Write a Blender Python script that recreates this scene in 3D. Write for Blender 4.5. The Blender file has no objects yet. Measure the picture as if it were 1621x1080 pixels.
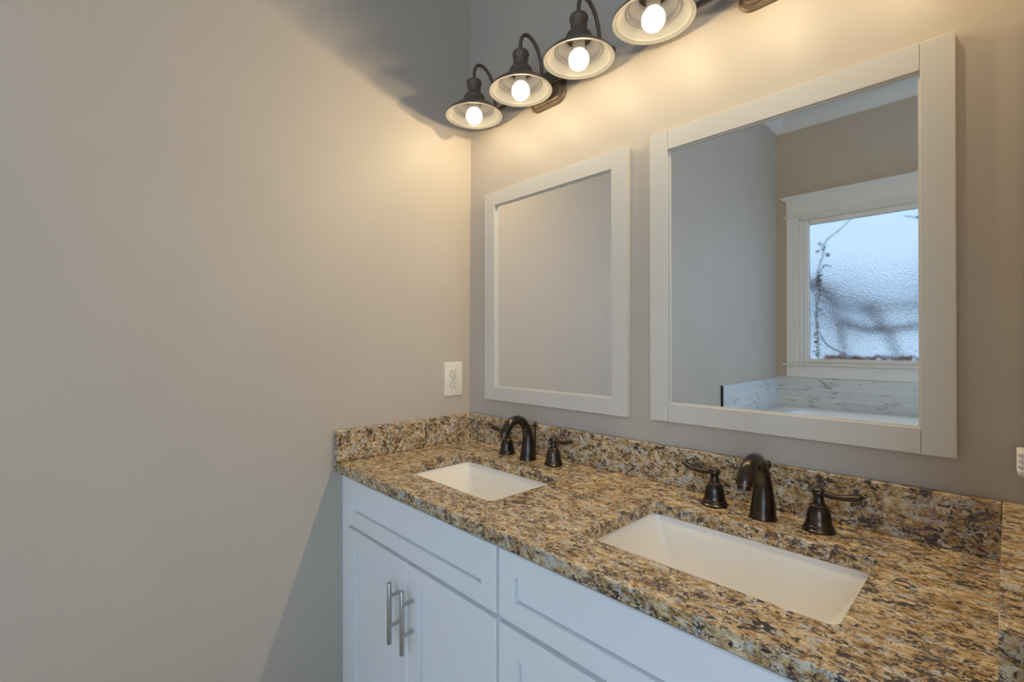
import bpy, bmesh, math, random
from mathutils import Vector, Matrix
random.seed(7)
C = bpy.context.scene.collection
S = bpy.context.scene
PI = math.pi

# ------------------------------------------------------------------ camera
TC = 0.88                                   # height of the countertop
cam_d = bpy.data.cameras.new('camera'); cam = bpy.data.objects.new('camera', cam_d); C.objects.link(cam)
cam_d.sensor_width = 36.0; cam_d.lens = 754.72 / 1621 * 36.0; cam_d.clip_start = 0.01
yaw, pitch, roll = 0.8054, 0.003, -0.0012
fw = Vector((-math.sin(yaw)*math.cos(pitch), math.cos(yaw)*math.cos(pitch), math.sin(pitch)))
r0 = Vector((math.cos(yaw), math.sin(yaw), 0)); u0 = r0.cross(fw)
r1 = r0*math.cos(roll) + u0*math.sin(roll); u1 = -r0*math.sin(roll) + u0*math.cos(roll)
cam.matrix_world = Matrix(((r1.x, u1.x, -fw.x, 1.4949), (r1.y, u1.y, -fw.y, -1.2076), (r1.z, u1.z, -fw.z, TC+0.382), (0, 0, 0, 1)))
S.camera = cam

# ------------------------------------------------------------------ daylight, exposure
W = bpy.data.worlds.new('sky'); S.world = W; W.use_nodes = True
wn = W.node_tree.nodes; wl = W.node_tree.links
bg = wn['Background']; bg.inputs['Color'].default_value = (0.545, 0.75, 1.0, 1); bg.inputs['Strength'].default_value = 5.0
BULB = 2.6                                  # strength of the lamps' bulbs
LAMP = 4.0                                  # watts of each lamp's own light
S.view_settings.view_transform = 'Standard'; S.view_settings.look = 'None'
S.view_settings.exposure = 0.08; S.view_settings.gamma = 1.0; S.view_settings.use_curve_mapping = False
S.cycles.max_bounces = 10; S.cycles.diffuse_bounces = 6; S.cycles.glossy_bounces = 5; S.cycles.transmission_bounces = 6

# ------------------------------------------------------------------ materials
def mat(name, col, rough=0.5, metal=0.0, spec=0.5, emit=None, es=0.0):
    m = bpy.data.materials.new(name); m.use_nodes = True
    b = m.node_tree.nodes['Principled BSDF']
    b.inputs['Base Color'].default_value = (*col, 1); b.inputs['Roughness'].default_value = rough
    b.inputs['Metallic'].default_value = metal; b.inputs['Specular IOR Level'].default_value = spec
    if emit:
        b.inputs['Emission Color'].default_value = (*emit, 1); b.inputs['Emission Strength'].default_value = es
    return m
class NT:
    def __init__(s, m): s.m = m; s.t = m.node_tree; s.b = s.t.nodes['Principled BSDF']
    def n(s, typ, **kw):
        x = s.t.nodes.new(typ)
        for k, v in kw.items():
            if k in x.inputs: x.inputs[k].default_value = v
            else: setattr(x, k, v)
        return x
    def l(s, a, b): s.t.links.new(a, b)
    def coords(s, scale=(1, 1, 1), rot=(0, 0, 0)):
        g = s.n('ShaderNodeNewGeometry'); mp = s.n('ShaderNodeMapping')
        mp.inputs['Scale'].default_value = scale; mp.inputs['Rotation'].default_value = rot
        s.l(g.outputs['Position'], mp.inputs['Vector']); return mp.outputs['Vector']
    def noise(s, vec, scale, detail=4, rough=0.5, dist=0.0):
        x = s.n('ShaderNodeTexNoise'); x.inputs['Scale'].default_value = scale; x.inputs['Detail'].default_value = detail
        x.inputs['Roughness'].default_value = rough; x.inputs['Distortion'].default_value = dist; s.l(vec, x.inputs['Vector']); return x.outputs['Fac']
    def ramp(s, fac, stops):
        x = s.n('ShaderNodeValToRGB'); e = x.color_ramp.elements
        while len(e) < len(stops): e.new(0.5)
        for q, (p, c) in zip(e, stops): q.position = p; q.color = (*c, 1) if len(c) == 3 else c
        s.l(fac, x.inputs['Fac']); return x.outputs['Color']
    def mix(s, fac, a, b):
        x = s.n('ShaderNodeMix', data_type='RGBA'); 
        if isinstance(fac, (int, float)): x.inputs[0].default_value = fac
        else: s.l(fac, x.inputs[0])
        for i, v in ((6, a), (7, b)):
            if isinstance(v, tuple): x.inputs[i].default_value = (*v, 1)
            else: s.l(v, x.inputs[i])
        return x.outputs[2]
    def bump(s, h, strength, dist):
        x = s.n('ShaderNodeBump'); x.inputs['Strength'].default_value = strength; x.inputs['Distance'].default_value = dist
        s.l(h, x.inputs['Height']); s.l(x.outputs['Normal'], s.b.inputs['Normal'])

def paint(name, col, rough, bump=0.15, scale=260, var=0.03):
    m = mat(name, col, rough); t = NT(m); v = t.coords()
    n1 = t.noise(v, 3.0, 3); d = tuple(c*(1-var) for c in col); e = tuple(min(1, c*(1+var)) for c in col)
    t.l(t.ramp(n1, [(0.3, d), (0.7, e)]), t.b.inputs['Base Color'])
    t.bump(t.noise(v, scale, 2), bump, 0.001); return m
M_wall = paint('greige wall paint', (0.50, 0.436, 0.366), 0.50, 0.22, 210)
M_ceil = paint('white ceiling paint', (0.78, 0.77, 0.75), 0.7)
M_trim = paint('white trim paint', (0.74, 0.74, 0.72), 0.35, 0.05, 90, 0.01)
M_cab = paint('white cabinet paint', (0.78, 0.79, 0.80), 0.38, 0.05, 120, 0.012)
M_frame = paint('off white mirror frame paint', (0.60, 0.57, 0.51), 0.42, 0.10, 150, 0.02)
M_floor = paint('grey floor tile', (0.42, 0.38, 0.33), 0.4, 0.1, 40, 0.1)

def granite():
    m = mat('gold and grey speckled granite', (0.6, 0.45, 0.28), 0.13); t = NT(m)
    v = t.coords((0.68, 1.0, 1.0), (0, 0, 0.30))
    base = t.ramp(t.noise(v, 72, 5, 0.65, 0.5), [(0.36, (0.23, 0.125, 0.050)), (0.45, (0.47, 0.295, 0.130)), (0.53, (0.58, 0.42, 0.225)), (0.64, (0.72, 0.63, 0.48))])
    grey = t.ramp(t.noise(v, 58, 4, 0.6, 0.3), [(0.53, (0, 0, 0)), (0.62, (1, 1, 1))])
    c1 = t.mix(grey, base, (0.50, 0.47, 0.42))
    # dark mica flecks: gathered in patches
    patch = t.noise(v, 29, 4, 0.65, 0.5)
    fine = t.noise(v, 140, 4, 0.70, 0.8)
    ad = t.n('ShaderNodeMath', operation='MULTIPLY_ADD'); t.l(patch, ad.inputs[0]); ad.inputs[1].default_value = 0.55; t.l(fine, ad.inputs[2])
    dk = t.ramp(ad.outputs[0], [(0.690, (1, 1, 1)), (0.746, (0, 0, 0))])
    c2 = t.mix(dk, c1, (0.050, 0.042, 0.042))
    # thin dark veins along crystal borders
    vn = t.ramp(t.noise(v, 66, 5, 0.60, 1.6), [(0.472, (0, 0, 0)), (0.490, (0.95, 0.95, 0.95)), (0.508, (0.95, 0.95, 0.95)), (0.526, (0, 0, 0))])
    vm = t.ramp(t.noise(v, 30, 3, 0.6), [(0.41, (0, 0, 0)), (0.50, (1, 1, 1))])
    mu = t.n('ShaderNodeMath', operation='MULTIPLY'); t.l(vn, mu.inputs[0]); t.l(vm, mu.inputs[1])
    c3 = t.mix(mu.outputs[0], c2, (0.070, 0.052, 0.044))
    t.l(c3, t.b.inputs['Base Color']); return m
M_granite = granite()
M_china = mat('white glazed china', (0.84, 0.81, 0.76), 0.10)
def bronze(name, a, b, rough, metal=0.85):
    m = mat(name, a, rough, metal); t = NT(m); v = t.coords()
    t.l(t.ramp(t.noise(v, 45, 4), [(0.4, a), (0.75, b)]), t.b.inputs['Base Color']); return m
M_bronze = bronze('oil rubbed bronze', (0.045, 0.038, 0.034), (0.10, 0.075, 0.052), 0.24)
M_copper = mat('worn copper edge', (0.26, 0.115, 0.05), 0.35, 0.9)
M_lampmet = bronze('dark bronze lamp metal', (0.15, 0.11, 0.078), (0.19, 0.14, 0.10), 0.55, 0.5)
M_enamel = paint('cream enamel inside of shade', (0.40, 0.385, 0.36), 0.40, 0.02, 60, 0.01)
M_neck = mat('dark grey neck cup', (0.16, 0.14, 0.11), 0.5, 0.4)  # darker grey than the enamel lining below it
M_socket = mat('white lamp socket', (0.62, 0.60, 0.55), 0.5)
M_bulb = mat('lit frosted bulb', (1, 1, 1), 0.5, emit=(1.0, 0.87, 0.70), es=BULB)
M_steel = mat('brushed steel', (0.50, 0.485, 0.47), 0.34, 0.95)
M_mirror = mat('mirror silver', (0.86, 0.88, 0.89), 0.0, 1.0)
M_plate = mat('light almond plastic', (0.74, 0.69, 0.60), 0.35)
M_white = mat('white plastic', (0.82, 0.82, 0.84), 0.3)
M_dark = mat('dark slot', (0.02, 0.018, 0.016), 0.6)
M_print = mat('grey print', (0.20, 0.17, 0.14), 0.7)
M_acryl = mat('white acrylic', (0.80, 0.83, 0.85), 0.2)
M_screw = mat('pale screw metal', (0.55, 0.5, 0.42), 0.4, 0.6)
def plank_tile():
    m = mat('distressed white plank tile', (0.7, 0.73, 0.74), 0.35); t = NT(m)
    g = t.n('ShaderNodeNewGeometry'); sp = t.n('ShaderNodeSeparateXYZ'); t.l(g.outputs['Position'], sp.inputs[0])
    ad = t.n('ShaderNodeMath', operation='SUBTRACT'); t.l(sp.outputs[0], ad.inputs[0]); t.l(sp.outputs[1], ad.inputs[1])
    zz = t.n('ShaderNodeMath', operation='SUBTRACT'); t.l(sp.outputs[2], zz.inputs[0]); zz.inputs[1].default_value = 0.664
    cb = t.n('ShaderNodeCombineXYZ'); t.l(ad.outputs[0], cb.inputs[0]); t.l(zz.outputs[0], cb.inputs[1])
    br = t.n('ShaderNodeTexBrick'); br.offset = 0.37; br.inputs['Scale'].default_value = 1.0
    br.inputs['Brick Width'].default_value = 0.9; br.inputs['Row Height'].default_value = 0.0935; br.inputs['Mortar Size'].default_value = 0.0018
    br.inputs['Mortar Smooth'].default_value = 0.1
    for k, c in (('Color1', (0.56, 0.60, 0.62)), ('Color2', (0.68, 0.71, 0.72)), ('Mortar', (0.80, 0.82, 0.82))): br.inputs[k].default_value = (*c, 1)
    t.l(cb.outputs[0], br.inputs['Vector'])
    mp = t.n('ShaderNodeMapping'); mp.inputs['Scale'].default_value = (2.4, 13, 1); t.l(cb.outputs[0], mp.inputs['Vector'])
    crack = t.ramp(t.noise(mp.outputs[0], 1.0, 8, 0.62, 0.8), [(0.465, (0, 0, 0)), (0.490, (0.9, 0.9, 0.9)), (0.515, (0, 0, 0))])
    mask = t.ramp(t.noise(cb.outputs[0], 6, 3), [(0.48, (0, 0, 0)), (0.58, (1, 1, 1))])
    mu = t.n('ShaderNodeMath', operation='MULTIPLY'); t.l(crack, mu.inputs[0]); t.l(mask, mu.inputs[1])
    c = t.mix(mu.outputs[0], br.outputs['Color'], (0.16, 0.13, 0.12))
    kn = t.ramp(t.noise(mp.outputs[0], 0.55, 4, 0.6), [(0.63, (0, 0, 0)), (0.67, (0.8, 0.8, 0.8))])
    c = t.mix(kn, c, (0.30, 0.24, 0.21))
    t.l(c, t.b.inputs['Base Color']); return m
M_tile = plank_tile()
def frosted():
    m = mat('pebbled privacy glass', (0.23, 0.235, 0.235), 0.17); t = NT(m)
    t.b.inputs['Transmission Weight'].default_value = 1.0; t.b.inputs['IOR'].default_value = 1.25
    t.bump(t.noise(t.coords(), 95, 3), 1.0, 0.0045); return m
M_glass = frosted()
M_bark = paint('grey brown bark', (0.30, 0.25, 0.25), 0.9, 0.4, 60, 0.2)
M_vine = paint('vine bark', (0.13, 0.09, 0.09), 0.9, 0.3, 80, 0.2)
M_leaf = paint('dry vine leaves', (0.22, 0.12, 0.11), 0.8, 0.1, 60, 0.4)
M_dry = paint('orange fallen leaves', (0.85, 0.42, 0.32), 0.8, 0.1, 60, 0.3)
M_fol = paint('hazy grey foliage', (0.38, 0.40, 0.46), 0.95, 0.3, 8, 0.2)  # distance haze is mixed into this pale bluish grey
M_grnd = paint('pale winter ground', (0.50, 0.50, 0.50), 0.95, 0.2, 5, 0.2)

# ------------------------------------------------------------------ mesh helpers
def add_box(bm, a, b, bev=0.0, seg=1):
    t = bmesh.new(); bmesh.ops.create_cube(t, size=1.0)
    c = [(p+q)/2 for p, q in zip(a, b)]; d = [abs(q-p) for p, q in zip(a, b)]
    for v in t.verts: v.co = Vector((c[0]+v.co.x*d[0], c[1]+v.co.y*d[1], c[2]+v.co.z*d[2]))
    if bev: bmesh.ops.bevel(t, geom=t.edges[:], offset=min(bev, min(d)*0.45), segments=seg, affect='EDGES', profile=0.5)
    join(bm, t)
def join(bm, t):
    me = bpy.data.meshes.new('t'); t.to_mesh(me); t.free(); bm.from_mesh(me); bpy.data.meshes.remove(me)
def box(a, b, bev=0.0, seg=1):
    bm = bmesh.new(); add_box(bm, a, b, bev, seg); return bm
def add_rings(bm, rings, cap0=True, cap1=True, closed=True):
    vs = [[bm.verts.new(p) for p in r] for r in rings]; n = len(rings[0])
    for i in range(len(vs)-1):
        for j in range(n if closed else n-1):
            bm.faces.new((vs[i][j], vs[i][(j+1) % n], vs[i+1][(j+1) % n], vs[i+1][j]))
    if cap0: bm.faces.new(list(reversed(vs[0])))
    if cap1: bm.faces.new(vs[-1])
def add_lathe(bm, prof, c=(0, 0, 0), seg=40, axis='z', cap=(True, True)):
    rings = []
    for r, h in prof:
        ring = []
        for k in range(seg):
            a = 2*PI*k/seg; x, y = max(r, 1e-5)*math.cos(a), max(r, 1e-5)*math.sin(a)
            ring.append(Vector((x, y, h) if axis == 'z' else ((x, -h, y) if axis == '-y' else (h, x, y))) + Vector(c))
        rings.append(ring)
    add_rings(bm, rings, *cap)
def lathe(*a, **k):
    bm = bmesh.new(); add_lathe(bm, *a, **k); return bm
def spline(pts, n=8):
    P = [Vector(p) for p in pts]; out = []
    for i in range(len(P)-1):
        p0, p1, p2, p3 = P[max(i-1, 0)], P[i], P[i+1], P[min(i+2, len(P)-1)]
        for k in range(n):
            t = k/n; out.append(0.5*((2*p1)+(p2-p0)*t+(2*p0-5*p1+4*p2-p3)*t*t+(3*p1-p0-3*p2+p3)*t**3))
    out.append(P[-1]); return out
def add_tube(bm, path, rad, seg=16, flat=None, up=(0, 0, 1)):
    """sweep a circle (or an ellipse: rad across, flat along up) along a path"""
    P = [Vector(p) for p in path]; n = len(P)
    R = rad if isinstance(rad, (list, tuple)) else [rad]*n
    F = flat if flat else R
    nrm = None; rings = []
    for i in range(n):
        t = (P[min(i+1, n-1)]-P[max(i-1, 0)]).normalized()
        if nrm is None:
            u = Vector(up); nrm = (u - t*u.dot(t))
            if nrm.length < 1e-3: u = Vector((1, 0, 0)); nrm = u - t*u.dot(t)
        else: nrm = nrm - t*nrm.dot(t)
        nrm.normalize(); b = t.cross(nrm)
        rings.append([P[i] + b*(R[i]*math.cos(2*PI*k/seg)) + nrm*(F[i]*math.sin(2*PI*k/seg)) for k in range(seg)])
    add_rings(bm, rings)
def tube(*a, **k):
    bm = bmesh.new(); add_tube(bm, *a, **k); return bm
def lerp_list(vals, n):
    out = []
    for i in range(n):
        f = i/(n-1)*(len(vals)-1); k = min(int(f), len(vals)-2); out.append(vals[k]+(vals[k+1]-vals[k])*(f-k))
    return out
def obj(name, bm, m, parent=None, smooth=0.0, kind=None):
    bmesh.ops.recalc_face_normals(bm, faces=bm.faces[:])
    me = bpy.data.meshes.new(name); bm.to_mesh(me); bm.free()
    if smooth:
        for p in me.polygons: p.use_smooth = True
        me.set_sharp_from_angle(angle=math.radians(smooth))
    me.materials.append(m); o = bpy.data.objects.new(name, me); C.objects.link(o)
    if parent:
        o.parent = parent; o.matrix_parent_inverse = Matrix.Translation(-parent_loc(parent))
    if kind: o['kind'] = kind
    return o
def parent_loc(p):
    v = Vector(p.location); q = p.parent
    while q is not None: v = v if p.matrix_parent_inverse != Matrix() else v + Vector(q.location); p, q = q, q.parent
    return Vector((0, 0, 0)) if p is None else ROOTS.get(root_of(p), Vector((0, 0, 0)))
ROOTS = {}
def root_of(o):
    while o.parent: o = o.parent
    return o.name
def thing(name, label, cat, loc=(0, 0, 0), group=None):
    o = bpy.data.objects.new(name, None); C.objects.link(o); o.location = loc; o.empty_display_size = 0.05
    o['label'] = label; o['category'] = cat
    if group: o['group'] = group
    return o
def part(name, bm, m, parent, smooth=0.0):
    """mesh written in world coordinates, moved into its parent's space (thing or part share the thing's origin)"""
    root = parent
    while root.parent: root = root.parent
    bmesh.ops.translate(bm, verts=bm.verts[:], vec=-Vector(root.location))
    o = obj(name, bm, m, None, smooth); o.parent = parent; return o
def tag(o, label, cat, group=None):
    o['label'] = label; o['category'] = cat
    if group: o['group'] = group
    return o
def struct(name, bm, m, smooth=0.0): return obj(name, bm, m, None, smooth, 'structure')
def bevel_mod(o, w, seg=2, ang=40):
    b = o.modifiers.new('edge', 'BEVEL'); b.width = w; b.segments = seg; b.limit_method = 'ANGLE'; b.angle_limit = math.radians(ang); return o
def rrect(cx, cy, hx, hy, r, n=6):
    out = []
    for sx, sy, a0 in ((1, 1, 0), (-1, 1, PI/2), (-1, -1, PI), (1, -1, 1.5*PI)):
        for k in range(n+1):
            a = a0 + PI/2*k/n; out.append((cx+sx*(hx-r)+r*math.cos(a), cy+sy*(hy-r)+r*math.sin(a)))
    return out

# ------------------------------------------------------------------ room shell
CEIL, DEPTH, RX, FARX = 3.36, 3.68, 1.517, 3.6
struct('floor', box((-0.1, -DEPTH-0.14, -0.1), (FARX, 0.1, 0.0)), M_floor)
struct('ceiling', box((-0.1, -DEPTH-0.14, CEIL), (FARX, 0.1, CEIL+0.1)), M_ceil)
struct('wall_left', box((-0.1, -DEPTH-0.14, 0), (0, 0.1, CEIL)), M_wall)
struct('wall_back', box((0, 0, 0), (FARX, 0.1, CEIL)), M_wall)
struct('wall_right', box((RX, -0.62, 0), (RX+0.12, 0, CEIL)), M_wall)
bm = bmesh.new()
for a, b in (((-DEPTH-0.14, 0), (-3.3, CEIL)), ((-2.5, 0), (0.1, CEIL)), ((-3.3, 0), (-2.5, 0.3)), ((-3.3, 2.9), (-2.5, CEIL))):
    add_box(bm, (FARX, a[0], a[1]), (FARX+0.1, b[0], b[1]))
struct('wall_side_added', bm, M_wall)  # unseen far wall, added with a gap to limit and steer the daylight
GX0, GX1, GZ0, GZ1 = 0.254, 1.50, 1.112, 2.318          # glass
OX0, OX1, OZ0, OZ1 = 0.185, 1.57, 1.062, 2.385          # opening in the wall
bm = bmesh.new()
for a, b in (((0, 0), (OX0, CEIL)), ((OX1, 0), (1.85, CEIL)), ((3.4, 0), (FARX, CEIL)), ((1.85, 0), (3.4, 0.25)), ((1.85, 3.05), (3.4, CEIL)), ((OX0, 0), (OX1, OZ0)), ((OX0, OZ1), (OX1, CEIL))):  # includes an unglazed opening beside the window, added to brighten the vanity wall
    add_box(bm, (a[0], -DEPTH-0.14, a[1]), (b[0], -DEPTH, b[1]))
struct('wall_front', bm, M_wall)
CROWN = [(0, 0), (0.135, 0), (0.135, -0.014), (0.122, -0.020), (0.118, -0.034), (0.098, -0.048), (0.082, -0.075), (0.060, -0.098), (0.040, -0.112), (0.034, -0.126), (0.024, -0.130), (0.020, -0.145), (0.014, -0.150), (0.014, -0.170), (0, -0.170)]
def run(prof, f0, f1, name, m, smooth=0):
    bm = bmesh.new(); add_rings(bm, [[Vector(f0(d, z)) for d, z in prof], [Vector(f1(d, z)) for d, z in prof]]); return struct(name, bm, m, smooth)
run(CROWN, lambda d, z: (d, -DEPTH+d, CEIL+z), lambda d, z: (d, -d, CEIL+z), 'trim_1', M_trim)
run(CROWN, lambda d, z: (d, -DEPTH+d, CEIL+z), lambda d, z: (FARX, -DEPTH+d, CEIL+z), 'trim_2', M_trim)
run(CROWN, lambda d, z: (d, -d, CEIL+z), lambda d, z: (RX-d, -d, CEIL+z), 'trim_3', M_trim)
struct('baseboard_left', box((0, -2.40, 0), (0.015, -0.57, 0.13), 0.004), M_trim)

# the window: frame, sash, pane, casing
win = bpy.data.objects.new('window_1', None); C.objects.link(win); win['kind'] = 'structure'
y0 = -DEPTH
def wpart(name, boxes, m, bev=0.002):
    bm = bmesh.new()
    for a, b in boxes: add_box(bm, a, b, bev)
    o = part(name, bm, m, win); return o
wpart('window_frame', [((OX0, y0-0.13, OZ0), (OX0+0.022, y0, OZ1)), ((OX1-0.022, y0-0.13, OZ0), (OX1, y0, OZ1)), ((OX0, y0-0.13, OZ1-0.022), (OX1, y0, OZ1)), ((OX0, y0-0.13, OZ0), (OX1, y0-0.005, OZ0+0.014))], M_trim)
wpart('window_sash', [((OX0+0.022, y0-0.075, OZ0+0.014), (GX0, y0-0.03, OZ1-0.022)), ((GX1, y0-0.075, OZ0+0.014), (OX1-0.022, y0-0.03, OZ1-0.022)), ((GX0, y0-0.075, GZ1), (GX1, y0-0.03, OZ1-0.022)), ((GX0, y0-0.075, OZ0+0.014), (GX1, y0-0.03, GZ0))], M_trim, 0.006)
wpart('window_pane', [((GX0-0.005, y0-0.058, GZ0-0.005), (GX1+0.005, y0-0.052, GZ1+0.005))], M_glass, 0)
wpart('window_casing', [((0.085, y0, 1.067), (0.183, y0+0.019, 2.392))], M_trim)
wpart('window_casing', [((1.572, y0, 1.067), (1.670, y0+0.019, 2.392))], M_trim)
wpart('window_casing', [((0.183, y0, 2.372), (1.572, y0+0.019, 2.392))], M_trim)
wpart('window_header', [((0.085, y0, 2.402), (1.670, y0+0.022, 2.556)), ((0.066, y0, 2.391), (1.689, y0+0.036, 2.403))], M_trim)
capprof = [(0, 0), (0.026, 0), (0.030, 0.006), (0.042, 0.012), (0.056, 0.026), (0.064, 0.028), (0.064, 0.036), (0, 0.036)]
bm = bmesh.new()
add_rings(bm, [[Vector((0.085+0.022-d, y0+d, 2.545+z)) for d, z in capprof], [Vector((1.670-0.022+d, y0+d, 2.545+z)) for d, z in capprof]])
part('window_header_cap', bm, M_trim, win)
wpart('window_sill', [((0.055, y0-0.03, 1.050), (1.70, y0+0.045, 1.067))], M_trim, 0.005)
wpart('window_apron', [((0.085, y0, 0.946), (1.670, y0+0.019, 1.050))], M_trim)

# plank tile band around the tub
struct('wall_tile_front', box((0, y0, 0.0), (2.0, y0+0.012, 0.944), 0.001), M_tile)
struct('wall_tile_left', box((0, y0+0.012, 0.0), (0.012, -2.432, 0.934), 0.001), M_tile)
struct('trim_4', box((0, -2.432, 0.0), (0.0145, -2.418, 0.936), 0.001), M_dark)

# the bathtub under the window
def basin_rings(cx, cy, spec, n=8):
    return [[Vector((x, y, z)) for x, y in rrect(cx, cy, hx, hy, r, n)] for hx, hy, r, z in spec]
tub = thing('bathtub', 'white built-in bathtub below the frosted window, seen in the large mirror', 'bathtub', (0.98, -3.05, 0))
tcx, tcy, thx, thy = 0.98, -3.045, 0.966, 0.62
bm = bmesh.new()
add_rings(bm, basin_rings(tcx, tcy, [(thx, thy, 0.02, 0.0), (thx, thy, 0.02, 0.662), (thx-0.004, thy-0.004, 0.02, 0.676), (thx-0.016, thy-0.016, 0.03, 0.682),
    (thx-0.19, thy-0.19, 0.16, 0.682), (thx-0.205, thy-0.205, 0.16, 0.672), (thx-0.24, thy-0.235, 0.15, 0.50), (thx-0.30, thy-0.28, 0.13, 0.33), (thx-0.36, thy-0.33, 0.10, 0.29)]))
part('tub_body', bm, M_acryl, tub, 40)
part('drain', lathe([(0.0, 0.2905), (0.035, 0.2905), (0.035, 0.296), (0.0, 0.298)], (1.25, tcy, 0), 24), M_steel, tub, 40)

# ------------------------------------------------------------------ outside the window
struct('ground', box((-12, -30, -0.25), (14, -DEPTH-0.14, -0.15)), M_grnd)
def blob(bm, c, r, sub=3, amp=0.25, sq=(1, 1, 1)):
    t = bmesh.new(); bmesh.ops.create_icosphere(t, subdivisions=sub, radius=1.0)
    ph = [random.uniform(0, 6) for _ in range(6)]
    for v in t.verts:
        p = v.co.copy(); k = 1 + amp*(math.sin(3.1*p.x+ph[0])*math.sin(2.7*p.y+ph[1]) + 0.6*math.sin(6*p.z+ph[2])*math.sin(5*p.x+ph[3]) + 0.35*math.sin(11*p.y+ph[4])*math.sin(10*p.z+ph[5]))
        v.co = Vector(c) + Vector((p.x*sq[0], p.y*sq[1], p.z*sq[2]))*(r*k)
    join(bm, t)
def tree(x, y, h, crowns, limbs, label, leaf=True):
    t = thing('tree', label, 'tree', (x, y, -0.15))
    bm = bmesh.new(); add_tube(bm, spline([(x, y, -0.16), (x+0.06, y, h*0.4), (x-0.05, y+0.05, h)], 6), lerp_list([0.11, 0.08, 0.05], 13), 10)
    part('trunk', bm, M_bark, t, 60)
    for L in limbs:
        p = spline(L, 6); part('limb', tube(p, lerp_list([0.030, 0.026, 0.018], len(p)), 8), M_bark, t, 60)
    if crowns:
        bm = bmesh.new()
        for c, r in crowns: blob(bm, c, r)
        part('crown', bm, M_fol, t, 60)
    return t
tree(-1.5, -11.8, 2.0, [((-1.5, -11.8, 2.2), 0.6), ((-0.75, -11.9, 2.0), 0.5)], [], 'pale bushy tree blurred at the left of the frosted window')
tree(0.75, -11.6, 2.0, [((0.75, -11.6, 2.15), 0.62), ((1.5, -11.7, 1.9), 0.6)], [], 'pale bushy tree blurred across the middle of the frosted window')
tree(-0.25, -4.45, 2.0, [], [((-0.22, -4.45, 1.95), (0.16, -4.40, 1.86), (0.335, -4.40, 1.68), (0.385, -4.40, 1.645), (0.555, -4.40, 1.625), (0.75, -4.40, 1.59), (1.5, -4.40, 1.52)), ((-0.22, -4.45, 1.90), (0.17, -4.40, 1.80), (0.27, -4.40, 1.59), (0.36, -4.40, 1.32), (0.40, -4.40, 0.9)), ((0.55, -4.40, 1.62), (0.70, -4.42, 1.40), (0.80, -4.42, 1.1)), ((0.33, -4.42, 1.45), (0.60, -4.42, 1.36), (1.1, -4.42, 1.40), (1.6, -4.42, 1.25))], 'bare grey tree with drooping limbs outside the frosted window')
vine = thing('climbing_vine', 'thin dark vine climbing the left edge of the frosted window outside', 'vine', (0.26, -3.86, -0.15))
vy = -3.845
stems = [[(0.26, vy, -0.16), (0.28, vy, 0.6), (0.29, vy, 1.2), (0.275, vy, 1.5), (0.30, vy, 1.75), (0.285, vy, 1.88), (0.33, vy, 2.05), (0.36, vy, 2.18), (0.46, vy, 2.26), (0.56, vy, 2.36)],
         [(0.29, vy, 1.86), (0.34, vy, 1.955), (0.40, vy, 1.94)], [(0.30, vy, 1.35), (0.36, vy, 1.24), (0.45, vy, 1.18), (0.56, vy, 1.13)], [(1.30, vy, 2.42), (1.16, vy, 2.335), (1.08, vy, 2.27), (0.98, vy, 2.275), (0.90, vy, 2.30)]]
for s in stems:
    p = spline(s, 6); part('stem', tube(p, lerp_list([0.005, 0.005, 0.003], len(p)), 7), M_vine, vine, 60)
bm = bmesh.new()
def leafquad(bm, c, s, n=5):
    a = random.uniform(0, 6.28); tl = random.uniform(-.6, .6)
    vs = [bm.verts.new((c[0]+s*math.cos(a+2*PI*k/n)*(1+.3*(k % 2)), c[1]+0.25*s*math.sin(3*k+tl), c[2]+s*math.sin(a+2*PI*k/n)*0.8)) for k in range(n)]
    q = bm.verts.new((c[0], c[1]+0.25*s, c[2]))
    for k in range(n): bm.faces.new((vs[k], vs[(k+1) % n], q))
for k in range(70):
    z = 1.12 + 0.75*random.random()**0.9; leafquad(bm, (0.275+0.02*random.gauss(0, 1), vy-0.01-0.02*random.random(), z), random.uniform(0.006, 0.014))
for c in ((0.30, 1.82), (0.29, 1.85), (0.31, 1.87), (0.33, 2.12), (0.36, 2.05), (0.31, 2.09), (0.30, 2.16), (1.02, 2.24), (1.04, 2.20), (1.06, 2.15), (1.0, 2.27), (1.05, 2.17)):
    for _ in range(3): leafquad(bm, (c[0]+random.gauss(0, .012), vy-0.01, c[1]+random.gauss(0, .012)), random.uniform(0.007, 0.014))
part('leaves', bm, M_leaf, vine)
bm = bmesh.new(); add_box(bm, (0.15, y0-0.30, 1.06), (1.62, y0-0.142, 1.10), 0.004); struct('trim_5', bm, M_trim)
bm = bmesh.new()
for k in range(110): leafquad(bm, (random.uniform(0.32, 1.5), vy-0.02-0.12*random.random(), 1.112+0.03*random.random()**2), random.uniform(0.012, 0.026))
o = obj('fallen_leaves', bm, M_dry); o['kind'] = 'stuff'; tag(o, 'orange dry leaves lying along the outer sill of the frosted window', 'leaves')

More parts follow.
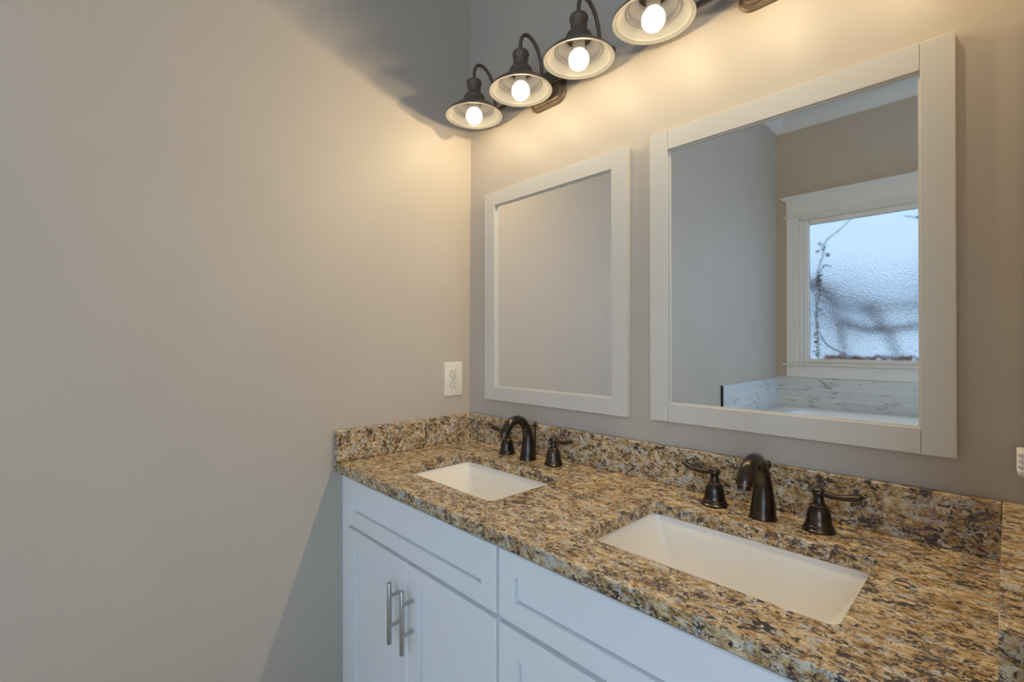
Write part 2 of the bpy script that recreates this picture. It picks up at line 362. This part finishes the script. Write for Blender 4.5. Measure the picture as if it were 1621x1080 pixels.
# ------------------------------------------------------------------ vanity cabinets
YF, YD = -0.534, -0.553                    # face frame and door faces
def shaker(x0, x1, z0, z1, rail=0.055, rec=0.008):
    """slab with a recessed panel on its front"""
    bm = bmesh.new(); yb = YF-0.0005
    bev = 0.0022
    def P(x, y, z): return Vector((x, y, z))
    O = [(x0, z0), (x1, z0), (x1, z1), (x0, z1)]
    I = [(x0+rail, z0+rail), (x1-rail, z0+rail), (x1-rail, z1-rail), (x0+rail, z1-rail)]
    def ins(q, d):
        c = ((x0+x1)/2, (z0+z1)/2); return [(x+(d if x < c[0] else -d), z+(d if z < c[1] else -d)) for x, z in q]
    rings = [[P(x, yb, z) for x, z in O], [P(x, YD+bev, z) for x, z in O], [P(x, YD, z) for x, z in ins(O, bev)], [P(x, YD, z) for x, z in I], [P(x, YD+0.0012, z) for x, z in ins(I, 0.0008)],
             [P(x, YD+rec+0.005, z) for x, z in ins(I, 0.0012)], [P(x, YD+rec+0.005, z) for x, z in ins(I, 0.0042)], [P(x, YD+rec, z) for x, z in ins(I, 0.0042)]]
    add_rings(bm, rings); return bm
def bar_handle(x, z0, z1, door):
    yb = YD-0.033
    h = part('handle', lathe([(0, z0), (0.0055, z0), (0.006, z0+0.0008), (0.006, z1-0.0008), (0.0055, z1), (0, z1)], (x, yb, 0), 20), M_steel, door, 40)
    h['label'] = 'brushed steel bar handle'
    for z in (z0+0.78*(z1-z0), z0+0.29*(z1-z0)):
        part('handle_post', lathe([(0.0048, 0), (0.0048, 0.034)], (x, YD+0.0005, z), 16, '-y'), M_steel, h, 40)
def cabinet(x0, x1, fx0, fx1, label, hz):
    t = thing('vanity_cabinet', label, 'cabinet', ((x0+x1)/2, -0.27, 0))
    bm = bmesh.new()
    add_box(bm, (x0, YF, 0.10), (x1, -0.002, 0.64), 0.001)
    for a, b in (((x0, YF), (x1, YF+0.02)), ((x0, -0.02), (x1, -0.002)), ((x0, YF+0.02), (x0+0.018, -0.02)), ((x1-0.018, YF+0.02), (x1, -0.02))):
        add_box(bm, (a[0], a[1], 0.64), (b[0], b[1], TC-0.0305), 0.0)
    add_box(bm, (x0, YF+0.06, 0.0), (x1, YF+0.075, 0.10))
    part('carcass', bm, M_cab, t)
    ft, fb = TC-0.036, TC-0.176
    part('drawer_front', shaker(fx0, fx1, fb, ft, 0.044), M_cab, t)
    mid = (fx0+fx1)/2+0.003
    for a, b, hx in ((fx0, mid-0.0012, mid-0.030), (mid+0.0012, fx1, mid+0.0315)):
        d = part('door', shaker(a, b, 0.125, fb-0.0115, 0.055), M_cab, t); bar_handle(hx, hz[0], hz[1], d)
cabinet(0.0015, 0.7675, 0.0755, 0.7625, 'white shaker cabinet with two bar handles in view, under the sink by the wall corner', (0.4885, 0.6455))
cabinet(0.7685, 1.5155, 0.7725, 1.462, 'white shaker cabinet under the larger sink close to the camera', (0.4885, 0.6455))

# ------------------------------------------------------------------ granite
YC = -0.561
SINKS = [(0.4165, -0.313, 0.216, 0.137), (1.1175, -0.307, 0.2175, 0.1425)]
def slab(outer, holes, z0, z1):
    bm = bmesh.new(); edges = []
    for loop in [outer]+holes:
        v = [bm.verts.new((x, y, z1)) for x, y in loop]
        edges += [bm.edges.new((v[i], v[(i+1) % len(v)])) for i in range(len(v))]
    bmesh.ops.triangle_fill(bm, use_beauty=True, use_dissolve=False, edges=edges)
    r = bmesh.ops.extrude_face_region(bm, geom=bm.faces[:])
    bmesh.ops.translate(bm, verts=[g for g in r['geom'] if isinstance(g, bmesh.types.BMVert)], vec=(0, 0, z0-z1)); return bm
ct = obj('granite_countertop', slab([(0.0005, YC), (RX-0.0005, YC), (RX-0.0005, -0.0005), (0.0005, -0.0005)], [rrect(cx, cy, hx, hy, 0.018, 6) for cx, cy, hx, hy in SINKS], TC-0.030, TC), M_granite)
bevel_mod(ct, 0.003, 2, 50); tag(ct, 'speckled gold granite countertop with two sink cutouts', 'countertop')
o = obj('granite_backsplash', box((0.0205, -0.020, TC+0.0004), (1.4865, -0.0005, TC+0.1016), 0.0018, 2), M_granite)
tag(o, 'long low granite backsplash strip along the wall under the mirrors', 'backsplash')
o = obj('granite_side_splash', box((0.0005, YC+0.001, TC+0.0004), (0.020, -0.0005, TC+0.1016), 0.0018, 2), M_granite)
tag(o, 'short granite side splash against the left wall below the outlet', 'backsplash')
o = obj('granite_side_splash', box((1.487, YC+0.017, TC+0.0004), (RX-0.0005, -0.0005, TC+0.1016), 0.0015, 2), M_granite)
tag(o, 'granite side splash at the right end of the counter, cut by the picture edge', 'backsplash')

# ------------------------------------------------------------------ sinks
def sink(cx, cy, hx, hy, label):
    t = thing('sink', label, 'sink', (cx, cy, TC-0.17)); zt = TC-0.0305; e = 0.003
    spec_o = [(hx+0.025, hy+0.02, 0.03, zt), (hx+0.025, hy+0.02, 0.03, zt-0.012), (hx+0.010, hy+0.008, 0.03, zt-0.016), (hx-0.005, hy-0.004, 0.04, zt-0.09), (hx-0.045, hy-0.035, 0.06, zt-0.145), (hx-0.09, hy-0.07, 0.05, zt-0.158)]
    spec_i = [(hx+e, hy+e, 0.022, zt), (hx+e-0.001, hy+e-0.001, 0.022, zt-0.004), (hx-0.004, hy-0.002, 0.020, zt-0.014), (hx-0.018, hy-0.008, 0.018, zt-0.042), (hx-0.038, hy-0.017, 0.018, zt-0.074), (hx-0.060, hy-0.029, 0.019, zt-0.104), (hx-0.080, hy-0.044, 0.022, zt-0.126), (hx-0.102, hy-0.064, 0.028, zt-0.139), (hx-0.13, hy-0.09, 0.03, zt-0.143), (0.03, 0.03, 0.0299, zt-0.147)]
    bm = bmesh.new(); add_rings(bm, basin_rings(cx, cy, list(reversed(spec_o))+spec_i, 8))
    part('basin', bm, M_china, t, 50)
    part('drain', lathe([(0, zt-0.1475), (0.029, zt-0.1475), (0.029, zt-0.144), (0.023, zt-0.1425), (0.02, zt-0.146), (0.016, zt-0.146), (0.015, zt-0.141), (0, zt-0.139)], (cx, cy, 0), 28), M_bronze, t, 40)
    return t
sink(*SINKS[0], 'smaller looking white sink nearer the wall corner, below the left mirror')
sink(*SINKS[1], 'large white sink closest to the camera, below the window reflection')

# ------------------------------------------------------------------ faucets
def faucet(fx, fy, label):
    t = thing('faucet', label, 'faucet', (fx, fy, TC), None)
    def at(x, y, z): return (fx+x, fy+y, TC+z)
    P = spline([at(0, 0, 0.0), at(0, 0.001, 0.02), at(0, 0.002, 0.055), at(0, -0.002, 0.085), at(0, -0.014, 0.113), at(0, -0.036, 0.1315), at(0, -0.063, 0.1335), at(0, -0.087, 0.1215), at(0, -0.101, 0.102), at(0, -0.105, 0.092)], 5)
    rad = lerp_list([0.0272, 0.0250, 0.0208, 0.0168, 0.0142, 0.0138, 0.0145, 0.0154, 0.0160, 0.0158], len(P))
    bm = bmesh.new(); add_tube(bm, P, rad, 28, up=(0, 1, 0)); add_lathe(bm, [(0.0278, 0.0003), (0.0284, 0.0015), (0.0278, 0.0035), (0.026, 0.004)], at(0, 0, 0), 28)
    s = part('spout', bm, M_bronze, t, 50)
    tip = Vector(P[-1]); dr = (Vector(P[-1])-Vector(P[-3])).normalized()
    part('aerator_ring', tube([tip-dr*0.0005, tip+dr*0.0014], [0.0163, 0.0160], 28, up=(0, 1, 0)), M_copper, s, 40)
    part('aerator', tube([tip+dr*0.0012, tip+dr*0.0085, tip+dr*0.0095], [0.0132, 0.0128, 0.0115], 24, up=(0, 1, 0)), M_bronze, s, 40)
    part('lift_rod', lathe([(0.0022, 0.0), (0.0022, 0.098), (0.0035, 0.101), (0.0058, 0.106), (0.0062, 0.111), (0.0048, 0.116), (0.0018, 0.1185)], at(0, 0.034, 0), 16), M_bronze, t, 50)
    for sx, hx in ((-1, -0.1085), (1, 0.1035)):
        hy = 0.008
        pr = [(0.0285, 0.0003), (0.0295, 0.002), (0.0295, 0.004), (0.0265, 0.0065), (0.0268, 0.009), (0.0255, 0.0115), (0.0236, 0.013), (0.0240, 0.0155), (0.0225, 0.018), (0.0222, 0.025), (0.0210, 0.035), (0.0180, 0.044), (0.0145, 0.0495), (0.0150, 0.0510), (0.0138, 0.0525), (0.0110, 0.055), (0.0090, 0.063), (0.0086, 0.070), (0.0086, 0.072)]
        h = part('handle', lathe(pr, at(hx, hy, 0), 32), M_bronze, t, 45)
        part('handle_ring', lathe([(0.0148, 0.0500), (0.0156, 0.0509), (0.0148, 0.0520)], at(hx, hy, 0), 32), M_copper, h, 40)
        bm = bmesh.new()
        add_lathe(bm, [(0.0095, 0.0705), (0.0120, 0.0725), (0.0128, 0.077), (0.0120, 0.0815), (0.0095, 0.0835), (0.0085, 0.0852), (0.004, 0.0868), (0.0005, 0.0870)], at(hx, hy, 0), 28)
        L = spline([at(hx+sx*a, hy-0.0, z) for a, z in ((0.004, 0.0770), (0.018, 0.0750), (0.032, 0.0738), (0.046, 0.0755), (0.058, 0.0785), (0.068, 0.0815), (0.0745, 0.0830))], 4)
        add_tube(bm, L, lerp_list([0.0090, 0.0074, 0.0066, 0.0082, 0.0110, 0.0108, 0.0040], len(L)), 18, lerp_list([0.0066, 0.0060, 0.0054, 0.0062, 0.0072, 0.0066, 0.0030], len(L)))
        part('lever', bm, M_bronze, h, 50)
    return t
faucet(0.4070, -0.0905, 'dark bronze faucet with two levers behind the sink nearer the wall corner')
faucet(1.1240, -0.0950, 'dark bronze faucet with two levers behind the large sink closest to the camera')

# ------------------------------------------------------------------ mirrors
def mirror(x0, x1, z0, z1, fr, label):
    """fr = widths of left, right, bottom and top frame members"""
    t = thing('framed_mirror', label, 'mirror', ((x0+x1)/2, 0, z0)); g = 0.0003; yf, yb = -0.020, -0.0008
    l, r, b, tp = fr
    part('frame_stile', box((x0, yf, z0), (x0+l-g, yb, z1), 0.0010, 2), M_frame, t)
    part('frame_stile', box((x1-r+g, yf, z0), (x1, yb, z1), 0.0010, 2), M_frame, t)
    part('frame_rail', box((x0+l+g, yf+0.0006, z0), (x1-r-g, yb, z0+b), 0.0010, 2), M_frame, t)
    part('frame_rail', box((x0+l+g, yf+0.0006, z1-tp), (x1-r-g, yb, z1), 0.0010, 2), M_frame, t)
    a = 0.0035
    bm = bmesh.new()
    for p, q in (((x0+l+g, z0+b), (x0+l+a, z1-tp)), ((x1-r-a, z0+b), (x1-r-g, z1-tp)), ((x0+l+a, z0+b), (x1-r-a, z0+b+a)), ((x0+l+a, z1-tp-a), (x1-r-a, z1-tp))):
        add_box(bm, (p[0], -0.0125, p[1]), (q[0], -0.008, q[1]))
    part('frame_lip', bm, M_frame, t)
    gl = part('mirror_glass', box((x0+l-0.01, -0.0092, z0+b-0.01), (x1-r+0.01, -0.0062, z1-tp+0.01)), M_mirror, t)
    gl['label'] = 'silvered mirror glass'
mirror(0.1080, 0.7365, TC+0.1665, TC+0.9470, (0.0555, 0.0545, 0.0500, 0.0520), 'smaller looking white framed mirror near the wall corner, reflecting plain wall')
mirror(0.8090, 1.4295, TC+0.1685, TC+0.9520, (0.0530, 0.0500, 0.0490, 0.0520), 'large white framed mirror reflecting the frosted window and bathtub')

# ------------------------------------------------------------------ vanity lights
RIM = TC+1.1835; LY = -0.135
def vanity_light(cx, label, sticker):
    t = thing('vanity_light', label, 'wall lamp', (cx, 0, TC+1.235)); zc = TC+1.235
    bm = bmesh.new(); rr = lambda d, y: [Vector((x, y, z)) for x, z in rrect(cx, zc, 0.078-d, 0.062-d, 0.036-d*0.8, 8)]
    add_rings(bm, [rr(0, -0.0006), rr(0, -0.006), rr(0.004, -0.010), rr(0.011, -0.011), rr(0.012, -0.016), rr(0.018, -0.0195), rr(0.022, -0.020)])
    part('backplate', bm, M_lampmet, t, 35)
    bm = bmesh.new(); X = 0.2333
    add_tube(bm, [(cx-X-0.035, -0.035, zc), (cx+X+0.035, -0.035, zc)], 0.0075, 16)
    for s in (-1, 1): add_lathe(bm, [(0.0075, 0), (0.011, 0.004), (0.012, 0.010), (0.009, 0.017), (0.002, 0.021)] if s > 0 else [(0.0075, 0), (0.011, -0.004), (0.012, -0.010), (0.009, -0.017), (0.002, -0.021)], (cx+s*(X+0.033), -0.035, zc), 16, 'x')
    add_tube(bm, [(cx, -0.035, zc), (cx, -0.018, zc)], 0.016, 16)
    part('crossbar', bm, M_lampmet, t, 45)
    for k in (-1, 0, 1):
        x = cx+k*X
        A = spline([(x, LY, RIM+0.118), (x, LY, RIM+0.150), (x, LY+0.004, RIM+0.170), (x, LY+0.016, RIM+0.186), (x, LY+0.034, RIM+0.192), (x, LY+0.056, RIM+0.186), (x, LY+0.078, RIM+0.166), (x, LY+0.093, RIM+0.135), (x, LY+0.099, RIM+0.100), (x, -0.035, zc)], 5)
        part('lamp_arm', tube(A, 0.0058, 14, up=(1, 0, 0)), M_lampmet, t, 50)
        c = (x, LY, RIM)
        part('lamp_socket', lathe([(0.006, 0.142), (0.008, 0.138), (0.011, 0.133), (0.019, 0.1275), (0.0245, 0.1245), (0.0265, 0.119), (0.0265, 0.113), (0.0245, 0.110), (0.0235, 0.102), (0.0230, 0.092), (0.0228, 0.082), (0.0245, 0.0795), (0.0255, 0.077)], c, 32), M_lampmet, t, 40)
        outer = [(0.0255, 0.078), (0.0300, 0.0755), (0.0350, 0.0700), (0.0375, 0.0630), (0.0385, 0.0560), (0.0420, 0.0500), (0.0580, 0.0355), (0.0620, 0.0330), (0.0680, 0.0300), (0.0860, 0.0170), (0.0935, 0.0105), (0.0960, 0.0075), (0.0995, 0.0040), (0.1005, 0.0010), (0.1000, -0.0008)]
        s = part('lamp_shade', lathe(outer, c, 64, cap=(False, False)), M_lampmet, t, 50)
        inner = [(0.1000, -0.0008), (0.0985, -0.0006), (0.0970, 0.0005), (0.0905, 0.0020), (0.0885, 0.0026), (0.0878, 0.0040), (0.0886, 0.0095), (0.0862, 0.0118), (0.0690, 0.0238), (0.0668, 0.0226), (0.0645, 0.0222), (0.0630, 0.0235), (0.0638, 0.0290), (0.0610, 0.0312), (0.0590, 0.0305), (0.0570, 0.0310), (0.0572, 0.0335), (0.0400, 0.0470), (0.0365, 0.0530), (0.0350, 0.0560)]
        part('shade_neck', lathe([(0.0352, 0.0556), (0.0345, 0.0620), (0.0320, 0.0670), (0.0275, 0.0715), (0.0, 0.0750)], c, 40, cap=(False, True)), M_neck, t, 40)
        part('shade_lining', lathe(inner, c, 64, cap=(False, False)), M_enamel, s, 35)['label'] = 'cream enamel lining'
        part('bulb_holder', lathe([(0.0, 0.0735), (0.0175, 0.0735), (0.0175, 0.0265), (0.0160, 0.0250), (0.0, 0.0250)], c, 24), M_socket, t, 40)
        part('bulb', lathe([(0.0, -0.0285), (0.006, -0.0278), (0.012, -0.0258), (0.0185, -0.0220), (0.0240, -0.0160), (0.0278, -0.0085), (0.0290, 0.0), (0.0280, 0.0085), (0.0250, 0.0160), (0.0200, 0.0220), (0.0150, 0.0248), (0.0, 0.0249)], c, 40), M_bulb, t, 60)
        ld = bpy.data.lights.new('lamp_light', 'POINT'); lo = bpy.data.objects.new('lamp_light', ld); C.objects.link(lo)
        ld.energy = LAMP; ld.color = (1.0, 0.80, 0.49); ld.shadow_soft_size = 0.005
        ld.use_nodes = True; ln = ld.node_tree; fo = ln.nodes.new('ShaderNodeLightFalloff'); fo.inputs['Strength'].default_value = 1.0
        pw = ln.nodes.new('ShaderNodeMath'); pw.operation = 'POWER'; pw.inputs[1].default_value = 0.95
        ln.links.new(fo.outputs['Linear'], pw.inputs[0]); ln.links.new(pw.outputs[0], ln.nodes['Emission'].inputs['Strength'])
        lo.location = Vector((x, LY, RIM-0.0355)) - Vector(t.location); lo.parent = t
        if sticker and k == -1:
            bm = bmesh.new(); 
            def on_lining(a, f): # a point on the sloping lining between two of its profile points
                r = 0.0840+(0.0665-0.0840)*f; h = 0.0140+(0.0268-0.0140)*f
                return Vector((x+(r-0.0006)*math.cos(a), LY+(r-0.0006)*math.sin(a), RIM+h-0.0008))
            def patch(a0, a1, f0, f1): 
                n = 4; row0 = [bm.verts.new(on_lining(a0+(a1-a0)*i/n, f0)) for i in range(n+1)]; row1 = [bm.verts.new(on_lining(a0+(a1-a0)*i/n, f1)) for i in range(n+1)]
                for i in range(n): bm.faces.new((row0[i], row0[i+1], row1[i+1], row1[i]))
            a0, a1 = 0.12, 0.44
            for f in (0.05, 0.90): patch(a0, a1, f, f+0.06)
            for a in (a0, a1-0.01): patch(a, a+0.01, 0.05, 0.96)
            for f in (0.28, 0.46, 0.64):
                for j in range(6): patch(a0+0.03+j*0.045, a0+0.03+j*0.045+0.03, f, f+0.09)
            part('printed_sticker', bm, M_print, s)
    return t
vanity_light(0.420, 'dark three-shade wall lamp over the mirror near the wall corner, fully in view', True)
vanity_light(1.120, 'dark wall lamp over the large mirror, mostly cut off by the picture top', False)

# ------------------------------------------------------------------ outlet on the left wall
t = thing('wall_outlet', 'cream double power outlet on the left wall above the granite', 'outlet', (0, -0.089, TC+0.24))
oy, oz = -0.089, TC+0.2405
bm = bmesh.new(); pl = lambda d, x: [Vector((x, oy+a, oz+b)) for a, b in rrect(0, 0, 0.0425-d, 0.0655-d, 0.004, 4)]
add_rings(bm, [pl(0, 0.0004), pl(0, 0.0028), pl(0.0012, 0.0046), pl(0.004, 0.0058)])
part('cover_plate', bm, M_plate, t, 30)
for s in (1, -1):
    zc = oz+s*0.0195
    sh = [(a, b) for a, b in [(max(-0.0172, min(0.0172, 0.0172*1.02*math.cos(q))), max(-0.0142, min(0.0142, 0.0172*math.sin(q)))) for q in [2*PI*k/48 for k in range(48)]]]
    bm = bmesh.new(); add_rings(bm, [[Vector((0.0056, oy+a, zc+b)) for a, b in sh], [Vector((0.0074, oy+a, zc+b)) for a, b in sh], [Vector((0.0080, oy+a*0.96, zc+b*0.96)) for a, b in sh]])
    rc = part('receptacle', bm, M_plate, t, 30)
    bm = bmesh.new()
    for dy, h in ((-0.0064, 0.0042), (0.0064, 0.0034)): add_box(bm, (0.0078, oy+dy-0.0011, zc+0.0030-h), (0.0083, oy+dy+0.0011, zc+0.0030+h))
    add_lathe(bm, [(0.0026, 0.0078), (0.0026, 0.0083)], (0, oy, zc-0.0075), 16, 'x')
    part('slots', bm, M_dark, rc)
    bm = bmesh.new(); ring = lambda k, x: [Vector((x, oy+a*k, zc+b*k)) for a, b in sh]
    add_rings(bm, [ring(1.0, 0.0056), ring(1.0, 0.0060), ring(1.07, 0.0060), ring(1.07, 0.0056)], False, False)
    part('receptacle_gap', bm, M_dark, rc)
part('screw', lathe([(0.003, 0.0056), (0.003, 0.0066), (0.0015, 0.0072)], (0, oy, oz), 16, 'x'), M_screw, t, 40)

# ------------------------------------------------------------------ ribbed white fitting on the right wall
t = thing('wall_fitting', 'small white ribbed fitting at the right picture edge above the granite', 'fitting', (RX, -0.05, TC+0.18))
bm = bmesh.new(); add_box(bm, (RX-0.004, -0.075, TC+0.160), (RX-0.0006, -0.015, TC+0.202), 0.001); part('mounting_plate', bm, M_white, t)
for k in range(4):
    z = TC+0.1635+k*0.0095
    rg = lambda d, zz: [Vector((x, y, zz)) for x, y in rrect(RX-0.0065, -0.045, 0.0065-d, 0.030-d*0.5, 0.0045-d*0.5, 6)]
    bm = bmesh.new(); add_rings(bm, [rg(0.0028, z), rg(0.0010, z+0.0025), rg(0.0, z+0.0065), rg(0.0, z+0.0088), rg(0.0010, z+0.0095)])
    part('rib', bm, M_white, t, 40)
